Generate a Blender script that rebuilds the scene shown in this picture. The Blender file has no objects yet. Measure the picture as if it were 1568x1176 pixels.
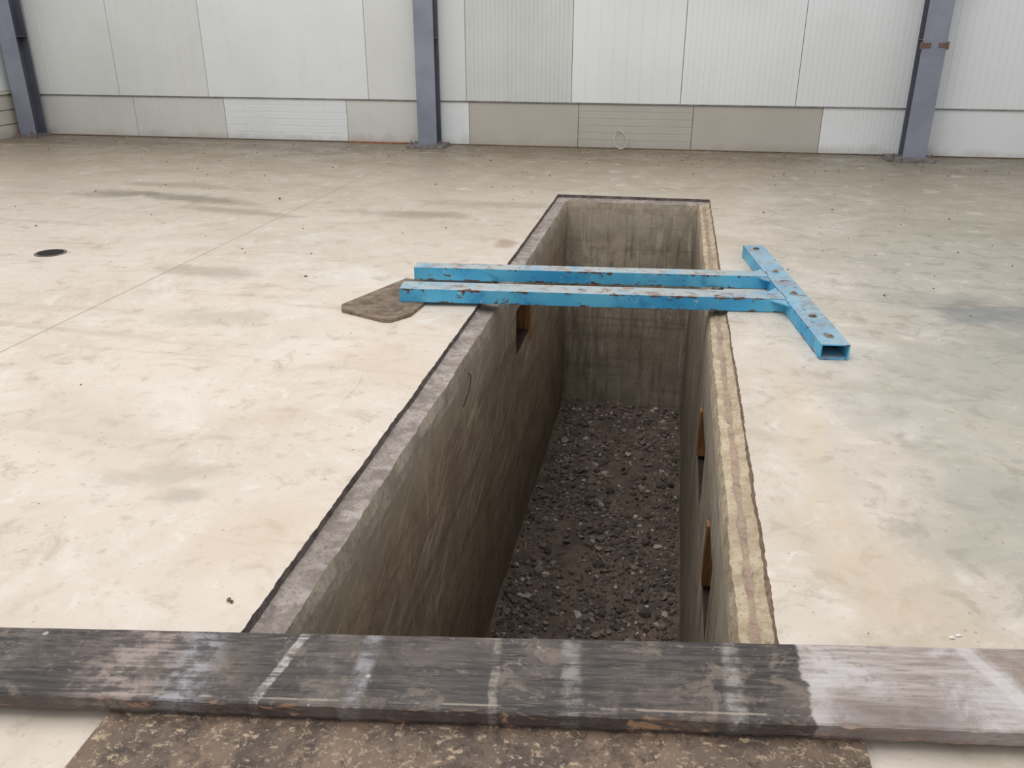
import bpy, bmesh, math, random
from mathutils import Vector, Matrix, noise
random.seed(7)
scn=bpy.context.scene
scn.view_settings.view_transform='Standard'
scn.view_settings.look='None'

# ------------------------------------------------------------ helpers
def C(r,g,b):
    f=lambda v:(v/255/12.92) if v/255<=0.04045 else ((v/255+0.055)/1.055)**2.4
    return (f(r),f(g),f(b),1)

class NT:
    def __init__(s,name,rough=0.7,spec=0.4):
        s.m=bpy.data.materials.new(name); s.m.use_nodes=True
        s.n=s.m.node_tree.nodes; s.l=s.m.node_tree.links
        s.b=s.n['Principled BSDF']; s.b.inputs['Roughness'].default_value=rough
        s.b.inputs['Specular IOR Level'].default_value=spec
        s.tc=s.n.new('ShaderNodeTexCoord').outputs['Object']
    def put(s,inp,v):
        if isinstance(v,bpy.types.NodeSocket): s.l.new(v,inp)
        else: inp.default_value=v
    def noise(s,scale,detail=4,rough=.55,dist=0,vec=None,stretch=None):
        n=s.n.new('ShaderNodeTexNoise')
        n.inputs['Scale'].default_value=scale;n.inputs['Detail'].default_value=detail
        n.inputs['Roughness'].default_value=rough;n.inputs['Distortion'].default_value=dist
        v=vec or s.tc
        if stretch: v=s.map(stretch,v)
        s.l.new(v,n.inputs['Vector']);return n.outputs['Fac']
    def map(s,scale=(1,1,1),vec=None,rot=(0,0,0),loc=(0,0,0)):
        n=s.n.new('ShaderNodeMapping');n.inputs['Scale'].default_value=scale
        n.inputs['Rotation'].default_value=rot;n.inputs['Location'].default_value=loc
        s.l.new(vec or s.tc,n.inputs['Vector']);return n.outputs[0]
    def math(s,op,a,b=0.0,c=None,clamp=False):
        n=s.n.new('ShaderNodeMath');n.operation=op;n.use_clamp=clamp
        s.put(n.inputs[0],a);s.put(n.inputs[1],b)
        if c is not None:s.put(n.inputs[2],c)
        return n.outputs[0]
    def ss(s,v,lo,hi,a=0.,b=1.):
        n=s.n.new('ShaderNodeMapRange');n.interpolation_type='SMOOTHSTEP'
        s.put(n.inputs[0],v);n.inputs[1].default_value=lo;n.inputs[2].default_value=hi
        n.inputs[3].default_value=a;n.inputs[4].default_value=b;return n.outputs[0]
    def mix(s,f,a,b,mode='MIX'):
        n=s.n.new('ShaderNodeMix');n.data_type='RGBA';n.blend_type=mode
        s.put(n.inputs[0],f);s.put(n.inputs[6],a);s.put(n.inputs[7],b);return n.outputs[2]
    def xyz(s,vec=None):
        n=s.n.new('ShaderNodeSeparateXYZ');s.l.new(vec or s.tc,n.inputs[0]);return n.outputs
    def vor(s,scale,feature='F1',vec=None,rand=1):
        n=s.n.new('ShaderNodeTexVoronoi');n.feature=feature;n.inputs['Scale'].default_value=scale
        s.l.new(vec or s.tc,n.inputs['Vector']);return n
    def bump(s,h,strength=.3,dist=.01,prev=None):
        n=s.n.new('ShaderNodeBump');n.inputs['Strength'].default_value=strength
        n.inputs['Distance'].default_value=dist;s.l.new(h,n.inputs['Height'])
        if prev:s.l.new(prev,n.inputs['Normal'])
        s.l.new(n.outputs[0],s.b.inputs['Normal']);return n.outputs[0]
    def spot(s,x,y,rx,ry,ang=0,wob=.5,X=None,nz=None):
        px,py,_=s.XYZ
        dx=s.math('SUBTRACT',px,x);dy=s.math('SUBTRACT',py,y)
        ca,sa=math.cos(ang),math.sin(ang)
        u=s.math('ADD',s.math('MULTIPLY',dx,ca/rx),s.math('MULTIPLY',dy,sa/rx))
        v=s.math('ADD',s.math('MULTIPLY',dx,-sa/ry),s.math('MULTIPLY',dy,ca/ry))
        d=s.math('SQRT',s.math('ADD',s.math('MULTIPLY',u,u),s.math('MULTIPLY',v,v)))
        d=s.math('ADD',d,s.math('MULTIPLY',s.math('SUBTRACT',nz,.5),wob*3))
        return s.ss(d,1.35,.3)
    def color(s,v): s.put(s.b.inputs['Base Color'],v)

def mesh_obj(name,verts,faces,mats,midx=None,smooth=False,parent=None):
    me=bpy.data.meshes.new(name);me.from_pydata(verts,[],faces)
    for m in mats: me.materials.append(m)
    if midx: me.polygons.foreach_set('material_index',midx)
    if smooth: me.polygons.foreach_set('use_smooth',[True]*len(faces))
    me.update();o=bpy.data.objects.new(name,me);scn.collection.objects.link(o)
    if parent:o.parent=parent
    return o

class MB:  # mesh builder
    def __init__(s):s.v=[];s.f=[];s.m=[]
    def box(s,x0,x1,y0,y1,z0,z1,m=0):
        b=len(s.v)
        s.v+=[(x0,y0,z0),(x1,y0,z0),(x1,y1,z0),(x0,y1,z0),(x0,y0,z1),(x1,y0,z1),(x1,y1,z1),(x0,y1,z1)]
        for q in [(0,3,2,1),(4,5,6,7),(0,1,5,4),(1,2,6,5),(2,3,7,6),(3,0,4,7)]:
            s.f.append(tuple(b+i for i in q));s.m.append(m)
    def quad(s,a,b_,c,d,m=0):
        b=len(s.v);s.v+=[a,b_,c,d];s.f.append((b,b+1,b+2,b+3));s.m.append(m)
    def poly(s,pts,z0,z1,m=0):
        b=len(s.v);n=len(pts)
        s.v+=[(p[0],p[1],z0) for p in pts]+[(p[0],p[1],z1) for p in pts]
        s.f.append(tuple(b+n-1-i for i in range(n)));s.m.append(m)
        s.f.append(tuple(b+n+i for i in range(n)));s.m.append(m)
        for i in range(n):
            j=(i+1)%n;s.f.append((b+i,b+j,b+n+j,b+n+i));s.m.append(m)
    def cyl(s,cx,cy,z0,z1,r,n=16,m=0):
        s.poly([(cx+r*math.cos(6.28318*i/n),cy+r*math.sin(6.28318*i/n)) for i in range(n)],z0,z1,m)
    def obj(s,name,mats,bevel=0,parent=None,seg=2,smooth=False):
        o=mesh_obj(name,s.v,s.f,mats,s.m,smooth,parent)
        if bevel:
            bv=o.modifiers.new('b','BEVEL');bv.width=bevel;bv.segments=seg;bv.limit_method='ANGLE'
        return o

# ------------------------------------------------------------ materials
def floor_mat():
    t=NT('polished_concrete',.42,.35)
    t.XYZ=t.xyz();x,y,z=t.XYZ
    n1=t.noise(.55,6,.6,.4);n2=t.noise(2.2,8,.66,.6);n3=t.noise(7,8,.7,.5);n4=t.noise(60,5,.65)
    col=t.mix(t.ss(n1,.38,.66),C(220,208,194),C(207,195,180))
    col=t.mix(t.ss(n2,.50,.70,0,.7),col,C(198,183,164))
    col=t.mix(t.ss(n2,.48,.32,0,.6),col,C(230,222,213))
    # greyer slab on the right side
    xr=t.math('ADD',x,t.math('MULTIPLY',t.math('SUBTRACT',n2,.5),2.2))
    col=t.mix(t.ss(xr,.10,1.4,0,.75),col,C(180,176,162))
    xr2=t.math('ADD',x,t.math('MULTIPLY',t.math('SUBTRACT',n1,.5),2.5))
    col=t.mix(t.ss(xr2,.8,2.0,0,.5),col,C(160,159,148))
    # browner, darker bands towards the back wall
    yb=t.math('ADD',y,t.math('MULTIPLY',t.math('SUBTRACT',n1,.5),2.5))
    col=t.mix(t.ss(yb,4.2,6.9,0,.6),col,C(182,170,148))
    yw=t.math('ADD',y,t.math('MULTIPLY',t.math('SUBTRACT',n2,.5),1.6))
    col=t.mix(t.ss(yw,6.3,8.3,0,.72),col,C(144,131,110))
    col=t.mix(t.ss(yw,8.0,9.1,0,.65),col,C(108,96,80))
    # faint curved drag marks from a wheeled load
    w=t.noise(1,5,.6,.35,stretch=(.5,6,1))
    col=t.mix(t.math('MULTIPLY',t.ss(w,.56,.66),t.ss(x,-1.2,-2.4,0,.4)),col,C(186,170,152))
    w2=t.noise(1.6,6,.65,.5,vec=t.map((.6,4,1),rot=(0,0,.5)))
    col=t.mix(t.ss(w2,.58,.68,0,.35),col,C(182,165,142))
    # mottling
    rx_=t.ss(x,.2,1.2,.0,.3)
    col=t.mix(t.ss(n3,.52,.68,0,.5),col,C(170,155,134))
    col=t.mix(t.math('MULTIPLY',t.ss(n3,.50,.62),rx_),col,C(138,136,124))
    col=t.mix(t.ss(n3,.44,.32,0,.4),col,C(236,232,225))
    col=t.mix(t.ss(n4,.58,.72,0,.35),col,C(154,140,120))
    n5=t.noise(18,6,.7,.4);col=t.mix(t.ss(n5,.60,.68,0,.35),col,C(156,141,120))
    wob=t.noise(5,7,.68,.5)
    for (sx,sy,rx,ry,an,k,cc) in [
        (-3.6,6.0,.6,.13,-.2,.7,C(126,117,104)),(-4.3,6.08,.35,.16,.1,.65,C(120,112,99)),(-3.9,6.5,.7,.12,-.1,.4,C(130,120,102)),
        (-2.45,4.1,.35,.12,-.1,.5,C(150,144,128)),(-1.45,2.0,.18,.08,.3,.35,C(156,144,130)),(-1.3,1.9,.08,.05,.3,.35,C(140,128,114)),
        (-1.8,5.75,.5,.14,0,.55,C(140,130,108)),(-3.0,5.6,.5,.1,-.2,.45,C(130,122,104)),(-1.2,6.2,.6,.12,0,.4,C(140,130,108)),
        (1.5,4.1,.26,.2,.2,.75,C(118,122,122)),(1.75,3.75,.5,.3,.2,.5,C(150,150,142)),(1.35,4.3,.4,.15,0,.4,C(140,138,128)),
        (-.97,5.0,.07,.14,0,.6,C(150,112,84)),(1.2,3.3,.5,.4,0,.4,C(160,160,148)),
        (.60,1.75,.16,.5,.3,.35,C(206,184,152)),(-2.0,3.4,.3,.12,.2,.4,C(164,152,132)),
        (-1.08,3.0,.2,.3,.9,.35,C(206,182,154)),(-1.0,1.75,.2,.2,.2,.4,C(205,182,156)),(-1.25,2.45,.25,.1,.5,.35,C(196,174,148)),
        (1.0,2.3,.2,.35,.2,.45,C(156,157,146)),(.85,2.9,.25,.3,.2,.4,C(168,168,156)),(-1.9,2.3,.2,.5,1,.3,C(190,174,154)),
        (1.1,1.75,.25,.12,.8,.45,C(152,154,144)),(.8,2.05,.14,.2,.8,.4,C(160,158,144)),(.50,2.7,.08,.6,0,.3,C(218,198,164)),(2.6,6.0,.9,.3,0,.4,C(150,140,118))]:
        col=t.mix(t.math('MULTIPLY',t.spot(sx,sy,rx,ry,an,.8,nz=wob),k),col,cc)
    v=t.vor(26);sp=t.math('MULTIPLY',t.ss(v.outputs['Distance'],.14,.06),t.ss(t.noise(3,2),.5,.58))
    col=t.mix(t.math('MULTIPLY',sp,.5),col,C(110,98,80))
    nzv=t.n.new('ShaderNodeTexNoise');nzv.inputs['Scale'].default_value=2.5;t.l.new(t.tc,nzv.inputs['Vector'])
    sc=t.n.new('ShaderNodeVectorMath');sc.operation='SCALE';sc.inputs['Scale'].default_value=.25
    add=t.n.new('ShaderNodeVectorMath');add.operation='ADD';t.l.new(t.tc,add.inputs[0])
    t.l.new(nzv.outputs['Color'],sc.inputs[0]);t.l.new(sc.outputs[0],add.inputs[1])
    cv=t.vor(.75,'DISTANCE_TO_EDGE',vec=add.outputs[0])
    cr=t.math('MULTIPLY',t.ss(cv.outputs['Distance'],.0035,.0008),t.ss(t.noise(.9,2),.55,.65))
    col=t.mix(t.math('MULTIPLY',cr,.25),col,C(120,105,80))
    j1=t.ss(t.math('ABSOLUTE',t.math('ADD',x,2.667)),.006,.002)
    yy=t.math('SUBTRACT',y,t.math('MULTIPLY',x,.03))
    j2=t.math('MULTIPLY',t.ss(t.math('ABSOLUTE',t.math('SUBTRACT',yy,4.17)),.007,.002),t.ss(x,.3,.32,0,.6))
    j=t.math('MAXIMUM',j1,j2)
    col=t.mix(t.math('MULTIPLY',j,.55),col,C(120,100,75))
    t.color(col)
    t.put(t.b.inputs['Roughness'],t.ss(n2,.3,.7,.32,.55))
    h=t.math('SUBTRACT',t.math('ADD',t.math('MULTIPLY',n3,.5),t.math('MULTIPLY',n4,.2)),j)
    t.bump(h,.25,.003);return t.m

def conc(name,c1,c2,c3,sc=6,streak=None,bs=.5,dirt=None,rough=.9):
    t=NT(name,rough,.2)
    n=t.noise(sc,7,.65,.4);n2=t.noise(sc*6,6,.65);n3=t.noise(sc*.35,4,.6)
    col=t.mix(t.ss(n,.38,.62),c1,c2);col=t.mix(t.ss(n2,.5,.68,0,.6),col,c3)
    col=t.mix(t.ss(n3,.4,.7,0,.4),col,c3)
    if streak: col=streak(t,col)
    t.color(col);t.bump(t.math('ADD',n,t.math('MULTIPLY',n2,.4)),bs,.012);return t.m

def left_streak(t,col):
    m=t.noise(1,4,.6,.2,stretch=(1,.55,22))
    col=t.mix(t.ss(m,.5,.66,0,.5),col,C(106,92,76))
    # trowel / cement scratches, mostly lengthwise and rising away from the near end
    for sc,a,w,k in ((2.6,9,16,.6),(4,17,16,.6),(5.5,28,14,.5),(3,38,12,.45)):
        v=t.map((1,1,1),rot=(math.radians(-a),0,0));v=t.map((1,.9,w),vec=v,loc=(a,a,0))
        s=t.noise(sc*.7,5,.62,.25,vec=v)
        col=t.mix(t.ss(s,.60,.68,0,k),col,C(204,192,172))
    s=t.noise(2.5,5,.6,.3,stretch=(1,7,.8))
    col=t.mix(t.ss(s,.58,.68,0,.35),col,C(196,184,164))
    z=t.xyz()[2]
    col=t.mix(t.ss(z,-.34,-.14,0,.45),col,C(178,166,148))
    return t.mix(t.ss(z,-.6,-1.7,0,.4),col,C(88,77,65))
def end_streak(t,col):
    s=t.noise(3,5,.6,.3,stretch=(5,5,.7))
    col=t.mix(t.ss(s,.48,.66,0,.7),col,C(106,94,80))
    s=t.noise(5,5,.6,.3,stretch=(6,6,.5))
    col=t.mix(t.ss(s,.56,.68,0,.5),col,C(214,205,188))
    m=t.noise(1,4,.6,.2,stretch=(.5,.5,20))
    col=t.mix(t.ss(m,.52,.64,0,.4),col,C(112,100,86))
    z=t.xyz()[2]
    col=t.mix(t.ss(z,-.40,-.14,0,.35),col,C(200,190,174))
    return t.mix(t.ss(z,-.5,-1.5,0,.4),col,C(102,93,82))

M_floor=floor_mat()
M_edge=conc('chipped_edge_shadow',C(92,84,82),C(120,110,106),C(62,57,55),20)  # chipped step face, with the step's shadow put into its dark colour
M_ledgeL=conc('mortar_ledge_grey',C(186,176,168),C(150,140,132),C(110,99,92),18,bs=.8)
M_ledgeR=conc('mortar_ledge_cream',C(208,194,168),C(184,167,141),C(150,128,108),16,bs=.8)  # cream mortar, lightened: the light on the right side is in the colour
M_lip=conc('pit_lip_concrete',C(186,175,158),C(164,152,135),C(132,120,106),8)
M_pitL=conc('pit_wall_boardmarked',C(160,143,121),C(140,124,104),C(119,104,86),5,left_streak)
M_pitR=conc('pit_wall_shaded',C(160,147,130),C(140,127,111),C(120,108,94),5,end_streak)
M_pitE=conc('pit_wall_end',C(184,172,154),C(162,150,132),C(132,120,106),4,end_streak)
M_dirt=conc('pit_dirt',C(120,104,92),C(94,83,75),C(72,64,60),7,bs=.9)
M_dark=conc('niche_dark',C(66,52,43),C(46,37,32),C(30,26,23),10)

def stone_mat():
    t=NT('rubble_stone',.85,.25)
    g=t.n.new('ShaderNodeNewGeometry').outputs['Random Per Island']
    r=t.n.new('ShaderNodeValToRGB');r.color_ramp.elements[0].color=C(74,66,62);r.color_ramp.elements[1].color=C(196,186,176)
    e=r.color_ramp.elements.new(.55);e.color=C(110,100,94);e=r.color_ramp.elements.new(.88);e.color=C(138,126,117)
    t.l.new(g,r.inputs[0])
    t.color(t.mix(t.ss(t.noise(40,4),.4,.7,0,.4),r.outputs[0],C(86,76,69)));t.bump(t.noise(60,4),.4,.005);return t.m
M_stone=stone_mat()

def blue_mat():
    t=NT('chipped_blue_paint',.45,.4)
    n=t.noise(7,6,.65,.4);n2=t.noise(30,6,.7,.5);n3=t.noise(2.5,3,.5)
    col=t.mix(t.ss(n3,.35,.65),C(58,156,204),C(100,186,218))
    col=t.mix(t.ss(n,.52,.70,0,.6),col,C(36,116,164))
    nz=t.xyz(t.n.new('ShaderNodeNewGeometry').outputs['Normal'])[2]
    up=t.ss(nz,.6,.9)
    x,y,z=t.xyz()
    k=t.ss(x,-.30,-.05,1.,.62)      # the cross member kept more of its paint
    dust_sky=t.math('MULTIPLY',t.math('MULTIPLY',up,k),t.ss(t.noise(9,6,.7,.3),.32,.56,.40,.9))
    col=t.mix(dust_sky,col,C(182,182,176))  # dust plus pale sky reflection, both put into the top faces' colour
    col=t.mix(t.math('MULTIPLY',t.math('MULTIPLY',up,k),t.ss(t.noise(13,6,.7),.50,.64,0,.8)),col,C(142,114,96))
    a=t.noise(22,7,.75,.6,stretch=(.6,1,1))
    ez=t.math('MAXIMUM',t.ss(z,.050,.064),t.ss(z,.012,.001))
    ez=t.math('MULTIPLY',ez,t.math('SUBTRACT',1.0,up))
    col=t.mix(t.ss(t.math('ADD',a,t.math('MULTIPLY',ez,.09)),.59,.625),col,C(96,66,52))
    col=t.mix(t.ss(n2,.63,.67,0,.8),col,C(186,204,208))
    t.color(col);t.put(t.b.inputs['Roughness'],t.ss(n,.3,.7,.35,.65));t.bump(a,.2,.003);return t.m
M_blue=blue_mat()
def simple(name,c1,c2,sc=8,rough=.7,spec=.3,bs=.1,stretch=None):
    t=NT(name,rough,spec);n=t.noise(sc,6,.6,.3,stretch=stretch)
    t.color(t.mix(t.ss(n,.35,.68),c1,c2));t.bump(n,bs,.004);return t.m
M_inside=simple('tube_inside',C(150,140,128),C(90,75,64))
M_bolt=simple('bolt_steel',C(150,140,125),C(90,66,50),40,.5)

def panel_mat(name,a,b,dirt=.15):
    t=NT(name,.45,.3)
    n=t.noise(1.1,5,.6,.3);col=t.mix(t.ss(n,.35,.7),a,b)
    s=t.noise(2,5,.6,.2,stretch=(6,6,.5))
    col=t.mix(t.ss(s,.55,.8,0,dirt),col,C(186,183,174))
    z=t.xyz()[2]
    g=t.math('ADD',z,t.math('MULTIPLY',t.noise(4,5,.6),.25))
    col=t.mix(t.ss(g,.24,.10,0,.45),col,C(160,152,138))
    sp=t.noise(50,5,.7);col=t.mix(t.ss(sp,.69,.73,0,.35),col,C(150,140,122))
    t.color(col);return t.m
M_w=[panel_mat('panel_white_a',C(227,229,227),C(221,223,220)),
     panel_mat('panel_white_b',C(235,238,239),C(229,232,232)),
     panel_mat('panel_white_c',C(216,218,215),C(208,211,208))]
M_bg=panel_mat('panel_beige',C(192,187,177),C(184,179,169),.4)
M_wg=panel_mat('panel_greywhite',C(220,219,214),C(210,209,204),.3)
M_seam=simple('panel_seam_grey',C(140,140,137),C(112,110,106))
M_brown=simple('base_flashing',C(120,102,82),C(92,78,64))
M_orange=simple('foam_strip',C(170,110,82),C(140,90,66),30)
M_col=simple('column_grey_paint',C(144,148,162),C(130,134,148),3,.5,.4,.05)
M_col_shade=simple('column_grey_paint_shaded',C(100,101,114),C(88,89,101),3,.5,.4,.05)  # same column paint, darkened to paint in shade on web and rear flange
M_rust=simple('rust',C(128,100,90),C(106,88,84),20)
M_plate=simple('base_plate_grime',C(140,135,132),C(100,95,92),14,.8,.2,.4)
M_timber=simple('raw_timber',C(150,108,66),C(108,74,46),6,.7,.3,.3,(8,1,1))
M_hole=simple('drain_black',C(30,28,26),C(18,17,16))
M_ring=simple('drain_rim',C(128,122,108),C(104,98,86),20)
M_wire=simple('wire_pale',C(215,212,200),C(190,186,172),20)

def plank_mat():
    t=NT('worn_black_painted_plank',.5,.4);x,y,z=t.xyz()
    g=t.noise(6,7,.65,.25,stretch=(1,14,14));g2=t.noise(16,6,.7,.4,stretch=(1,9,9));n=t.noise(4.5,7,.7,.6)
    n9=t.noise(40,5,.7);n10=t.noise(11,7,.72,.5)
    col=t.mix(t.ss(g,.35,.62),C(44,41,41),C(74,67,64))
    col=t.mix(t.ss(n,.48,.62,0,.6),col,C(108,98,91))
    col=t.mix(t.ss(g2,.52,.66,0,.55),col,C(124,112,102))
    col=t.mix(t.ss(n10,.55,.64,0,.45),col,C(146,130,116))
    col=t.mix(t.ss(n9,.60,.70,0,.45),col,C(152,142,132))
    nw=t.noise(9,6,.7,.5);n22=t.noise(22,6,.75)
    xw=t.math('ADD',x,t.math('MULTIPLY',t.math('SUBTRACT',nw,.5),.03))
    def band(c,w,k,cc,sk=0,soft=.45):
        nonlocal col
        xx=t.math('ADD',xw,t.math('MULTIPLY',y,sk))
        m=t.ss(t.math('ABSOLUTE',t.math('SUBTRACT',xx,c)),w,w*soft)
        m=t.math('MULTIPLY',m,t.ss(t.math('ADD',n22,t.math('MULTIPLY',g,.7)),.74,.98,.12,1))
        col=t.mix(t.math('MULTIPLY',m,k),col,cc)
    band(-1.00,.14,.7,C(172,156,148),0,.1);band(-.88,.07,.65,C(178,177,182),0,.1)
    band(-1.28,.08,.5,C(124,114,108),0,.1)
    band(-.705,.013,.95,C(180,172,168),-.25);band(-.54,.026,.75,C(158,156,160),-.05,.3);band(-.62,.06,.35,C(134,124,118),0,.1)
    band(-.275,.011,.8,C(150,140,132));band(-.125,.026,.7,C(156,150,144),-.05,.35);band(.195,.024,.75,C(164,158,152),-.1,.35)
    band(-.80,.08,.35,C(116,104,96),0,.1);band(.04,.14,.35,C(116,104,94),0,.1);band(-.40,.08,.3,C(110,100,92),0,.1)
    m=t.math('MULTIPLY',t.ss(t.math('ABSOLUTE',t.math('ADD',t.math('ADD',y,.086),t.math('MULTIPLY',nw,.006))),.004,.001),t.ss(t.noise(7,5,.7),.50,.58))
    col=t.mix(t.math('MULTIPLY',m,.5),col,C(186,172,156))
    # bare weathered end
    ed=t.math('ADD',x,t.math('MULTIPLY',t.math('SUBTRACT',t.noise(14,4,.6),.5),.07))
    bare=t.mix(t.ss(g,.38,.62),C(186,176,172),C(158,146,138))
    bare=t.mix(t.ss(g2,.50,.64,0,.6),bare,C(130,115,106))
    bare=t.mix(t.ss(n,.50,.66,0,.55),bare,C(206,202,202))
    bare=t.mix(t.ss(n10,.54,.64,0,.5),bare,C(150,132,120))
    bare=t.mix(t.ss(n9,.56,.66,0,.4),bare,C(124,110,100))
    em=t.math('MULTIPLY',t.ss(y,-.00,-.08),t.ss(t.math('ABSOLUTE',t.math('SUBTRACT',ed,.48)),.19,.06))
    bare=t.mix(t.math('MULTIPLY',em,.65),bare,C(112,98,90))
    xx=t.math('ADD',xw,t.math('MULTIPLY',y,.35))
    bare=t.mix(t.ss(t.math('ABSOLUTE',t.math('SUBTRACT',xx,.72)),.024,.010,0,.5),bare,C(212,208,206))
    bare=t.mix(t.ss(xx,.745,.765,0,.5),bare,C(134,116,100))
    col=t.mix(t.ss(ed,.325,.335),col,bare)
    v=t.vor(17);col=t.mix(t.math('MULTIPLY',t.ss(v.outputs['Distance'],.12,.08),t.ss(t.noise(7,2),.52,.58)),col,C(176,170,156))
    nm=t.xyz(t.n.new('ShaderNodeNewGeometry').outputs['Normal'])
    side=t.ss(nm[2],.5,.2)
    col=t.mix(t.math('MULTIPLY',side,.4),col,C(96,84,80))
    fr=t.math('MULTIPLY',t.ss(nm[2],.9,.5),t.ss(t.noise(11,6,.7,.5,stretch=(1,3,3)),.56,.62))
    col=t.mix(t.math('MULTIPLY',fr,.8),col,C(178,140,110))
    t.color(col);t.put(t.b.inputs['Roughness'],t.ss(n,.35,.65,.38,.62))
    t.bump(t.math('ADD',g,t.math('MULTIPLY',g2,.6)),.35,.004);return t.m
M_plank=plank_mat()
def sheet_mat():
    t=NT('weathered_plywood',.6,.35)
    n=t.noise(9,8,.75,.3);n2=t.noise(70,6,.75,.2);n3=t.noise(4,5,.6,.3);n4=t.noise(28,6,.75,.2)
    col=t.mix(t.ss(n3,.35,.65),C(106,90,78),C(130,110,92))
    col=t.mix(t.ss(n,.46,.60,0,.75),col,C(72,62,56))
    col=t.mix(t.ss(n4,.52,.60,0,.6),col,C(60,51,46))
    col=t.mix(t.ss(n2,.55,.62,0,.7),col,C(176,156,132))
    col=t.mix(t.ss(t.noise(34,6,.75,.3,stretch=(1,1.5,1)),.59,.64,0,.7),col,C(198,176,146))
    t.color(col);t.bump(n4,.5,.004);return t.m
M_sheet=sheet_mat()
def offcut_mat():
    t=NT('old_board',.8,.2);g=t.noise(8,7,.7,.5,vec=t.map((2,10,4),rot=(0,0,.5)));n=t.noise(9,6,.7)
    col=t.mix(t.ss(g,.35,.65),C(150,134,116),C(112,97,83));col=t.mix(t.ss(n,.46,.62,0,.6),col,C(86,74,64))
    col=t.mix(t.ss(t.noise(30,5,.7),.58,.66,0,.5),col,C(190,176,156))
    t.color(col);t.bump(g,.8,.008);return t.m
M_off=offcut_mat()

# ------------------------------------------------------------ floor + pit rim
XL,XR,YN,YF=-.871,.306,.72,6.695
m=MB();e=.03
X0,X1,Y0,Y1=-7.72,9.0,-4.0,9.43
def fl(a,b,c,d): m.quad((a,c,0),(b,c,0),(b,d,0),(a,d,0),0)
fl(X0,XL-e,Y0,Y1);fl(XR+e,X1,Y0,Y1);fl(XL-e,XR+e,Y0,YN-e);fl(XL-e,XR+e,YF+e,Y1)
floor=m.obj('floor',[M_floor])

def rim():
    rows=[(-.03,0,0,0,0),(0.0,0.0,.0028,.0,0),(.004,-.022,.003,.002,1),(.022,-.030,.004,.004,2),(.050,-.030,.003,.004,2),
          (.078,-.034,.004,.003,2),(.086,-.075,.002,.002,3),(.088,-.12,.0,.0,3)]
    NL,NS=400,80;V=[];F=[];MI=[]
    n=2*NL+2*NS
    for k,(o,z,j,jz,_) in enumerate(rows):
        a,b,c,d=XL+o,XR-o,YN+o,YF-o
        for i in range(n):
            if i<NS: tt=i/NS;p=(a+(b-a)*tt,c);nv=(0,1);cor=i==0
            elif i<NS+NL: tt=(i-NS)/NL;p=(b,c+(d-c)*tt);nv=(-1,0);cor=i==NS
            elif i<2*NS+NL: tt=(i-NS-NL)/NS;p=(b+(a-b)*tt,d);nv=(0,-1);cor=i==NS+NL
            else: tt=(i-2*NS-NL)/NL;p=(a,d+(c-d)*tt);nv=(1,0);cor=i==2*NS+NL
            q=Vector((p[0]*6,p[1]*6,k*1.7))
            q2=Vector((p[0]*45,p[1]*45,k*3.1+9))
            jj=0 if cor else j*(noise.noise(q)*1.3+noise.noise(q2)*1.6)
            zz=z+jz*(noise.noise(q*1.7)+noise.noise(q2)*1.2)
            if k==1 : zz=0
            V.append((p[0]+nv[0]*jj,p[1]+nv[1]*jj,zz))
    for k in range(1,len(rows)):
        for i in range(n):
            i2=(i+1)%n
            F.append(((k-1)*n+i,(k-1)*n+i2,k*n+i2,k*n+i))
            mt=rows[k][4]
            right=NS<=i<NS+NL
            if mt==2 and right: mt=4
            if mt==3 and right: mt=4
            if mt==1 and right: mt=5
            MI.append(mt)
    return V,F,MI
pit=bpy.data.objects.new('inspection_pit',None);scn.collection.objects.link(pit)
M_pink=conc('mortar_ledge_edge',C(160,140,122),C(134,114,98),C(106,90,76),20)
V,F,MI=rim()
mesh_obj('pit_rim',V,F,[M_floor,M_edge,M_ledgeL,M_lip,M_ledgeR,M_pink],MI,parent=pit)
# rusty steel strip bedded in right ledge
sm=MB();N=240
for i in range(N):
    ya=1.0+(5.55)*i/N;yb=1.0+5.55*(i+1)/N
    f=lambda y:.262+.004*noise.noise(Vector((y*5,0,3)))
    w=lambda y:max(.002,.009+.008*noise.noise(Vector((y*9,4,3)))+.006*noise.noise(Vector((y*50,4,3))))
    sm.quad((f(ya)-w(ya),ya,-.0265),(f(ya)+w(ya),ya,-.0265),(f(yb)+w(yb),yb,-.0265),(f(yb)-w(yb),yb,-.0265))
sm.obj('embedded_edge_strip',[conc('edge_strip_rust',C(174,150,134),C(148,124,110),C(188,170,148),22)],parent=pit)

# pit walls
xl,xr,yn,yf,zb,zt=XL+.088,XR-.088,YN+.088,YF-.088,-1.80,-.12
def side_wall(name,x,d,holes,mat,flip):
    mb=MB()
    ys=sorted({yn,yf}|{h[0] for h in holes}|{h[1] for h in holes})
    zs=sorted({zb,zt}|{h[2] for h in holes}|{h[3] for h in holes})
    for i in range(len(ys)-1):
        for k in range(len(zs)-1):
            yc,zc=(ys[i]+ys[i+1])/2,(zs[k]+zs[k+1])/2
            if any(h[0]<yc<h[1] and h[2]<zc<h[3] for h in holes):continue
            mb.quad((x,ys[i],zs[k]),(x,ys[i+1],zs[k]),(x,ys[i+1],zs[k+1]),(x,ys[i],zs[k+1]),0)
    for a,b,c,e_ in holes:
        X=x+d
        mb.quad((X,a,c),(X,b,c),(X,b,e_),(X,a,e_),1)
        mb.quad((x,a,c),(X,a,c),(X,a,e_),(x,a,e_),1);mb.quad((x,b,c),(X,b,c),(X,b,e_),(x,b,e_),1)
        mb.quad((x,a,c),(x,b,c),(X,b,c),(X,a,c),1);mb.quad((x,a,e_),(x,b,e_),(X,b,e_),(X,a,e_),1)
    return mb.obj(name,[mat,M_dark],parent=pit)
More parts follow.
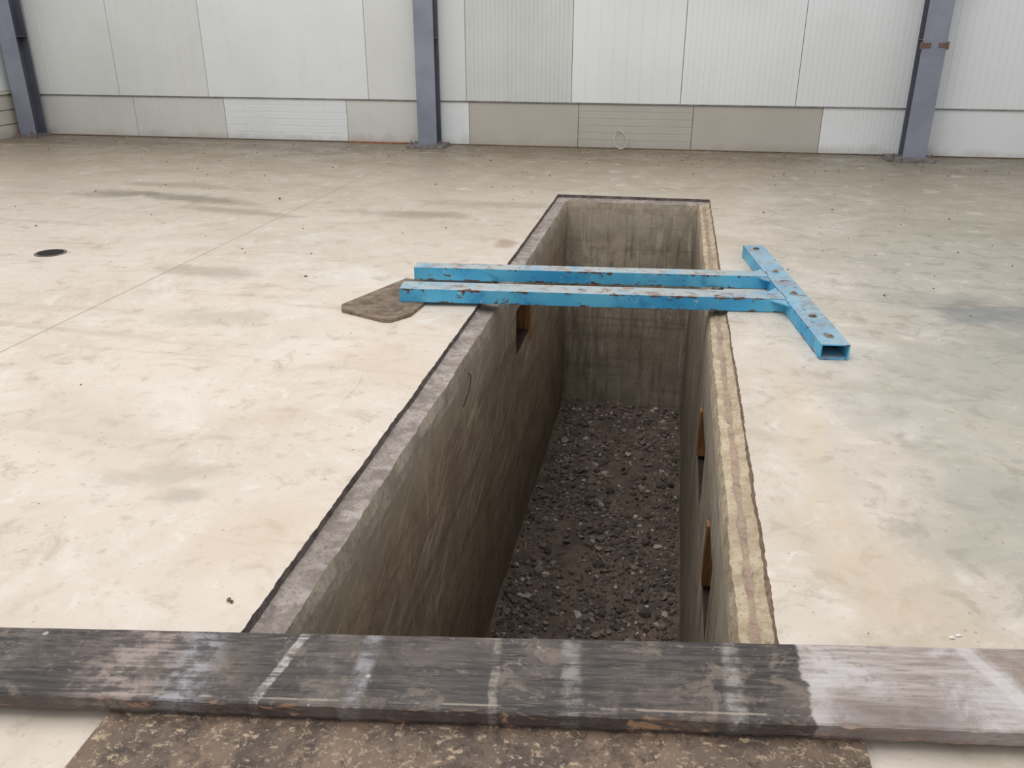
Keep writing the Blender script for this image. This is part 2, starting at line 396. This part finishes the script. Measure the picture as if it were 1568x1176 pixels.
side_wall('pit_side_boardmarked',xl,-.16,[(4.35,4.86,-.47,-.21)],M_pitL,False)
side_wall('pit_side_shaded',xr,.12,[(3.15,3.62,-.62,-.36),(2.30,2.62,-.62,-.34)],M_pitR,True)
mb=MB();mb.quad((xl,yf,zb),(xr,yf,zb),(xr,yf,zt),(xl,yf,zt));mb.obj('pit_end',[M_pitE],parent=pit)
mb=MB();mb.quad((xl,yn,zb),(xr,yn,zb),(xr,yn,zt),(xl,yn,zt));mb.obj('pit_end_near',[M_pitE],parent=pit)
# timber left in niches
mb=MB();mb.box(xl-.15,xl+.006,4.80,4.855,-.54,-.20)
mb.box(xr-.010,xr+.10,3.57,3.615,-.60,-.37);mb.box(xr-.008,xr+.10,2.57,2.615,-.60,-.35)
mb.obj('formwork_timber',[M_timber],.003,parent=pit)
# pit bottom
NX,NY=40,220;V=[];F=[]
def pz(x,y):
    return -1.735+.035*noise.noise(Vector((x*2,y*1.3,0)))+.020*noise.noise(Vector((x*8,y*8,2)))+.010*noise.noise(Vector((x*25,y*25,5)))
for j in range(NY+1):
    for i in range(NX+1):
        x=xl+(xr-xl)*i/NX;y=yn+(yf-yn)*j/NY
        V.append((x,y,pz(x,y)))
for j in range(NY):
    for i in range(NX):
        a=j*(NX+1)+i;F.append((a,a+1,a+NX+2,a+NX+1))
mesh_obj('pit_bottom_dirt',V,F,[M_dirt],smooth=True,parent=pit)
# rubble: one mesh
def ico():
    bm=bmesh.new();bmesh.ops.create_icosphere(bm,subdivisions=1,radius=1)
    v=[q.co.copy() for q in bm.verts];f=[tuple(w.index for w in q.verts) for q in bm.faces];bm.free();return v,f
IV,IF=ico()
def chips(name,items,mats,parent=None,midx=None,flat=.6):
    V=[];F=[];MI=[]
    for k,(x,y,z,s,mi) in enumerate(items):
        R=Matrix.Rotation(random.uniform(0,6.28),3,'Z')@Matrix.Rotation(random.uniform(-.5,.5),3,'X')
        sc=Vector((random.uniform(.7,1.3),random.uniform(.5,1.1),random.uniform(.35,.9)*flat/.6))*s
        b=len(V)
        for v in IV:
            q=v*random.uniform(.66,1.2);q=R@Vector((q.x*sc.x,q.y*sc.y,q.z*sc.z));V.append((x+q.x,y+q.y,z+q.z))
        for f in IF:F.append(tuple(b+i for i in f));MI.append(mi)
    return mesh_obj(name,V,F,mats,MI,parent=parent)
it=[]
while len(it)<9000:
    s=random.choice([.005,.006,.007,.008,.01,.012,.014,.018]) if random.random()<.95 else random.uniform(.02,.036)
    x=random.uniform(xl+s*1.3,xr-s*1.3);y=random.uniform(1.2,yf-s*1.3)
    dens=.55+1.1*noise.noise(Vector((x*2.5,y*1.5,11)))+.8*abs((x-(xl+xr)/2)/.5)**2
    if s<.02 and random.random()>dens: continue
    it.append((x,y,pz(x,y)+s*.25,s,0))
chips('rubble',it,[M_stone],parent=pit)
def tube(name,pts,r,mat,parent=None,cyc=False):
    cu=bpy.data.curves.new(name,'CURVE');cu.dimensions='3D';cu.bevel_depth=r;cu.bevel_resolution=2
    sp=cu.splines.new('NURBS');sp.points.add(len(pts)-1)
    for p,q in zip(sp.points,pts):p.co=(*q,1)
    sp.use_endpoint_u=True;sp.order_u=3;sp.use_cyclic_u=cyc;cu.materials.append(mat)
    o=bpy.data.objects.new(name,cu);scn.collection.objects.link(o)
    if parent:o.parent=parent
    return o
tube('tie_wire',[(xl-.01,3.2,-.10),(xl+.012,3.22,-.12),(xl+.016,3.17,-.15),(xl+.022,3.12,-.16),(xl+.008,3.08,-.21)],.002,M_hole,pit)

# ------------------------------------------------------------ back wall
def ribpanel(mb,x0,x1,y,z0,z1,mat,period=.0,gw=.010,gd=.003,horizontal=False):
    g=.003
    x0+=g;x1-=g
    if not period:
        mb.box(x0,x1,y,y+.03,z0,z1,mat);return
    L=(z1-z0) if horizontal else (x1-x0)
    n=max(1,round(L/period));p=L/n;prof=[(0,0)]
    for i in range(1,n):
        c=i*p;prof+=[(c-gw/2,0),(c-gw/4,gd),(c+gw/4,gd),(c+gw/2,0)]
    prof.append((L,0))
    for (a,da),(b,db) in zip(prof[:-1],prof[1:]):
        if horizontal: mb.quad((x0,y+da,z0+a),(x1,y+da,z0+a),(x1,y+db,z0+b),(x0,y+db,z0+b),mat)
        else: mb.quad((x0+a,y+da,z0),(x0+b,y+db,z0),(x0+b,y+db,z1),(x0+a,y+da,z1),mat)
    mb.box(x0,x1,y+gd+.001,y+.03,z0,z1,mat)
YW=9.40
mb=MB()
seams=[-7.72,-6.403,-5.275,-3.357,-2.245,-1.102,.039,1.192,2.30,3.45,4.6,5.75,6.9,8.0,9.0]
mt=[0,0,1,0,2,1,1,1,1,1,0,1,1,0];pr=[.14,.14,0,0,.045,.14,.055,.055,.07,.09,.09,.09,.09,.09]
for i in range(len(seams)-1):
    ribpanel(mb,seams[i],seams[i+1],YW-.012,.468,4.2,mt[i],pr[i],gd=.004)
low=[(-7.72,-6.25,4,0,0),(-6.25,-5.11,4,0,0),(-5.11,-3.63,1,.07,1),(-3.63,-2.80,4,0,0),(-2.62,-2.22,1,0,0),
     (-2.22,-1.02,3,0,0),(-1.02,.18,3,.07,1),(.18,1.47,3,0,0),(1.47,2.27,1,.045,0),(2.27,3.9,1,0,0),(3.9,5.5,1,.09,0),(5.5,9.0,4,.09,0),(-2.80,-2.62,4,0,0)]
for a,b,mm,p,hz in low: ribpanel(mb,a,b,YW,.012,.455 if mm!=1 else .462,mm,p,horizontal=bool(hz))
mb.box(-7.72,9,YW+.02,YW+.06,0,4.2,5)        # seam backing
mb.box(-7.72,9,YW-.016,YW+.02,.458,.470,5)   # flashing line between the rows
mb.box(-7.72,9,YW-.004,YW+.02,0,.012,6)
mb.obj('wall_back',[M_w[0],M_w[1],M_w[2],M_bg,M_wg,M_seam,M_brown])
mb=MB();mb.box(-3.62,-2.95,YW-.03,YW-.006,.0,.015);mb.obj('trim_1',[M_orange],.003)

# left wall
mb=MB()
XW=-7.72
y=-4.0
while y<9.38:
    mb.box(XW-.03,XW,y+.004,min(y+1.146,9.38),.52,4.2,0);y+=1.15
mb.box(XW-.06,XW-.02,-4,9.43,0,4.2,2)
for k,(a,b) in enumerate([(.0,.14),(.15,.30),(.31,.47)]):
    mb.box(XW-.02,XW+.015,-4,9.38,a,b,1)
mb.box(XW-.02,XW+.04,-4,9.38,.48,.515,1)
mb.obj('wall_left',[M_w[1],panel_mat('board_beige',C(210,205,192),C(198,193,178),.4),M_seam])

# steel columns
def column(name,cx,yfront,w,plate,depth=.2,rust=False):
    mb=MB();t=.012;h=4.2
    mb.box(cx-w/2,cx+w/2,yfront,yfront+t,.03,h,0)
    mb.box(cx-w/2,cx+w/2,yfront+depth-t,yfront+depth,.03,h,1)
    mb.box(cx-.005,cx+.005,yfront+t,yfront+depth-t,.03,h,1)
    a,b=plate
    mb.box(a+.02,b-.02,yfront-.09,yfront+depth+.03,.012,.032,2)
    pts=[];n=28
    cxx,cyy,rx,ry=(a+b)/2,yfront+.06,(b-a)/2,.17
    for i in range(n):
        an=6.28318*i/n;c,s=math.cos(an),math.sin(an)
        k=1/max(abs(c),abs(s))*(.93+.07*random.random())
        pts.append((cxx+rx*c*k,cyy+ry*s*k))
    mb.poly(pts,0,.014,2)
    for dx in(a+.06,b-.06):
        for dy in(yfront-.05,):
            mb.cyl(dx,dy,.03,.05,.016,6,3);mb.cyl(dx,dy,.05,.075,.008,8,3)
    mb.box(cx-w/2,cx-.005,yfront+t,yfront+depth-t,1.10,1.11,1);mb.box(cx+.005,cx+w/2,yfront+t,yfront+depth-t,1.10,1.11,1)
    if rust:
        mb.box(cx-w/2-.003,cx-.03,yfront-.003,yfront+.016,1.03,1.08,3);mb.box(cx+.035,cx+w/2+.003,yfront-.003,yfront+.016,1.035,1.08,3)
        mb.cyl(cx-w/2-.008,yfront-.004,1.02,1.09,.012,8,3);mb.cyl(cx+w/2+.008,yfront-.004,1.02,1.09,.012,8,3)
    return mb.obj(name,[M_col,M_col_shade,M_plate,M_rust],.002,seg=1)
column('steel_column',-2.632,9.15,.21,(-2.86,-2.42))
column('steel_column.001',2.335,9.08,.215,(2.07,2.54),rust=True)
column('steel_column.002',-7.51,9.12,.21,(-7.66,-7.36))

# ------------------------------------------------------------ blue frame
def blue_frame():
    mb=MB();H=.065
    mb.box(-1.875,-.05,-.155,-.03,0,H,0)
    mb.box(-1.868,-.05,.225,.325,0,H,0)
    u0,u1,v0,v1,w=-.058,.058,-.755,.885,.006
    mb.box(u0,u1,v0,v1,0,w,0);mb.box(u0,u1,v0,v1,H-w,H,0)
    mb.box(u0,u0+w,v0,v1,w,H-w,0);mb.box(u1-w,u1,v0,v1,w,H-w,0)
    mb.box(u0+w,u1-w,v0+.35,v0+.352,w,H-w,1)
    for pts in ([(-.058,-.155),(-.13,-.155),(-.058,-.24)],[(-.058,.325),(-.12,.325),(-.058,.39)],
                [(-.058,-.03),(-.12,-.03),(-.058,.05)],[(-.058,.225),(-.11,.225),(-.058,.16)]):
        mb.poly(pts,.052,.060,0)
    for (u,v) in [(0,-.66),(0,-.40),(.0,.32),(0,.80),(.0,-.06)]:
        mb.cyl(u,v,H,H+.004,.018,14,1);mb.cyl(u,v,H+.004,H+.010,.010,6,2)
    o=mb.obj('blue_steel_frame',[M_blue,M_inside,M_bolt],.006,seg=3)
    O=Vector((.605,4.1,.001))
    th=math.atan2(.123,.992)
    tilt=math.asin(.019/1.87)
    o.matrix_world=Matrix.Translation(O)@Matrix.Rotation(th,4,'Z')@Matrix.Rotation(tilt,4,'Y')
    return o
blue_frame()

mb=MB();pts=[(-1.50,3.63),(-1.47,3.56),(-1.38,3.52),(-1.235,3.455),(-1.20,3.46),(-1.135,3.56),(-1.12,3.72),(-1.16,3.95),(-1.26,4.10),(-1.33,4.12),(-1.44,3.80)]
mb.poly(pts,.0,.018);mb.obj('board_offcut',[M_off],.003)

# ------------------------------------------------------------ plywood + plank
mb=MB();mb.poly([(-.985,.42),(.44,.42),(.43,1.40),(-1.0,1.20)],.0005,.020);mb.obj('plywood_sheet',[M_sheet],.002)
NXp=300;V=[];F=[]
xs=[-1.9+3.15*i/NXp for i in range(NXp+1)]
for x in xs:
    near=-.100-.012*(x+1.19)/1.89+.0022*noise.noise(Vector((x*11,0,0)))+.0015*noise.noise(Vector((x*60,0,0)))
    far=.095+.022*(x+1.19)/1.89+.0012*noise.noise(Vector((x*9,3,0)))
    ch=.003+.010*max(0,noise.noise(Vector((x*22,7,0)))-.15)+.002*abs(noise.noise(Vector((x*80,7,0))))
    lo=.0025*noise.noise(Vector((x*20,9,0)))+.003*noise.noise(Vector((x*70,9,0)))
    V+=[(x,near+.006+lo,0),(x,near+lo*.4,.012),(x,near,.040-ch),(x,near+ch,.040),(x,far-.004,.040),(x,far,.036),(x,far,0)]
for i in range(NXp):
    for k in range(7):
        k2=(k+1)%7;F.append((i*7+k,i*7+k2,(i+1)*7+k2,(i+1)*7+k))
F.append(tuple(range(6,-1,-1)));F.append(tuple(NXp*7+k for k in range(7)))
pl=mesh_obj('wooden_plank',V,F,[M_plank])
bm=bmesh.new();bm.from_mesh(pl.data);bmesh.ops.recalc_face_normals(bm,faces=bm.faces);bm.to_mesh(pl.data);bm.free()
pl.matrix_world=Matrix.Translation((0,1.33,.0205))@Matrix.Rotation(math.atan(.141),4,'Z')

# ------------------------------------------------------------ small things
mb=MB();mb.cyl(-3.56,4.295,.0,.004,.088,32,1);mb.cyl(-3.56,4.295,.003,.006,.072,32,0);mb.obj('floor_drain',[M_hole,M_ring])
tube('wire_loop',[(-.60,9.36,.20),(-.64,9.35,.13),(-.60,9.34,.03),(-.55,9.33,.008),(-.50,9.34,.03),(-.48,9.35,.12),(-.55,9.37,.19),(-.60,9.37,.21)],.006,M_wire)
items=[]
def onfl(x,y): return not(XL-.02<x<XR+.02 and YN<y<YF+.02) and not (y<1.75 and abs(y-(1.33+.141*x))<.16)
for i in range(560):
    r=random.random()
    if r<.62: x=random.uniform(-7,5);y=9.3-abs(random.gauss(0,.9))
    else: x=random.uniform(-5,3.2);y=random.uniform(1.3,8.5)
    if y>9.3 or not onfl(x,y):continue
    s=random.uniform(.003,.010)*(1 if y>4 else .4)
    items.append((x,y,s*.3,s,0 if random.random()<.6 else 1))
items+=[(.683,1.646,.002,.009,2),(.70,1.655,.002,.006,2),(-.935,2.258,.003,.008,2),(-.95,1.475,.005,.009,1),(-.94,1.47,.004,.006,0),
        (3.9,6.3,.01,.035,1),(-2.95,6.1,.006,.014,0)]
chips('floor_debris',items,[simple('debris_dark',C(90,78,66),C(62,54,48)),simple('debris_brown',C(150,122,90),C(112,92,70)),simple('debris_white',C(238,236,230),C(215,212,205))],flat=.4)

# ------------------------------------------------------------ light
w=bpy.data.worlds.new('World');scn.world=w;w.use_nodes=True
bg=w.node_tree.nodes['Background'];bg.inputs[0].default_value=(.965,.97,1,1);bg.inputs[1].default_value=.72
def area(name,loc,size,e,col=(1,1,1),rot=(0,0,0)):
    l=bpy.data.lights.new(name,'AREA');l.shape='RECTANGLE';l.size,l.size_y=size;l.energy=e;l.color=col
    o=bpy.data.objects.new(name,l);o.location=loc;o.rotation_euler=rot;scn.collection.objects.link(o)
area('roof_skylight',(-1.9,2.4,6.5),(4,7),310,(1,.985,.965))

cam=bpy.data.cameras.new('camera');co=bpy.data.objects.new('camera',cam);scn.collection.objects.link(co);scn.camera=co
cam.sensor_width=36;cam.lens=36*1292.3/1568;cam.clip_start=.02
ps,th,ro=[math.radians(a) for a in(-10.5,23.178,.027)]
Fv=Vector((math.sin(ps)*math.cos(th),math.cos(ps)*math.cos(th),-math.sin(th)))
R0=Vector((math.cos(ps),-math.sin(ps),0));U0=R0.cross(Fv)
r=R0*math.cos(ro)+U0*math.sin(ro);u=-R0*math.sin(ro)+U0*math.cos(ro)
Mx=Matrix((r,u,-Fv)).transposed().to_4x4();Mx.translation=Vector((0,0,1.25));co.matrix_world=Mx
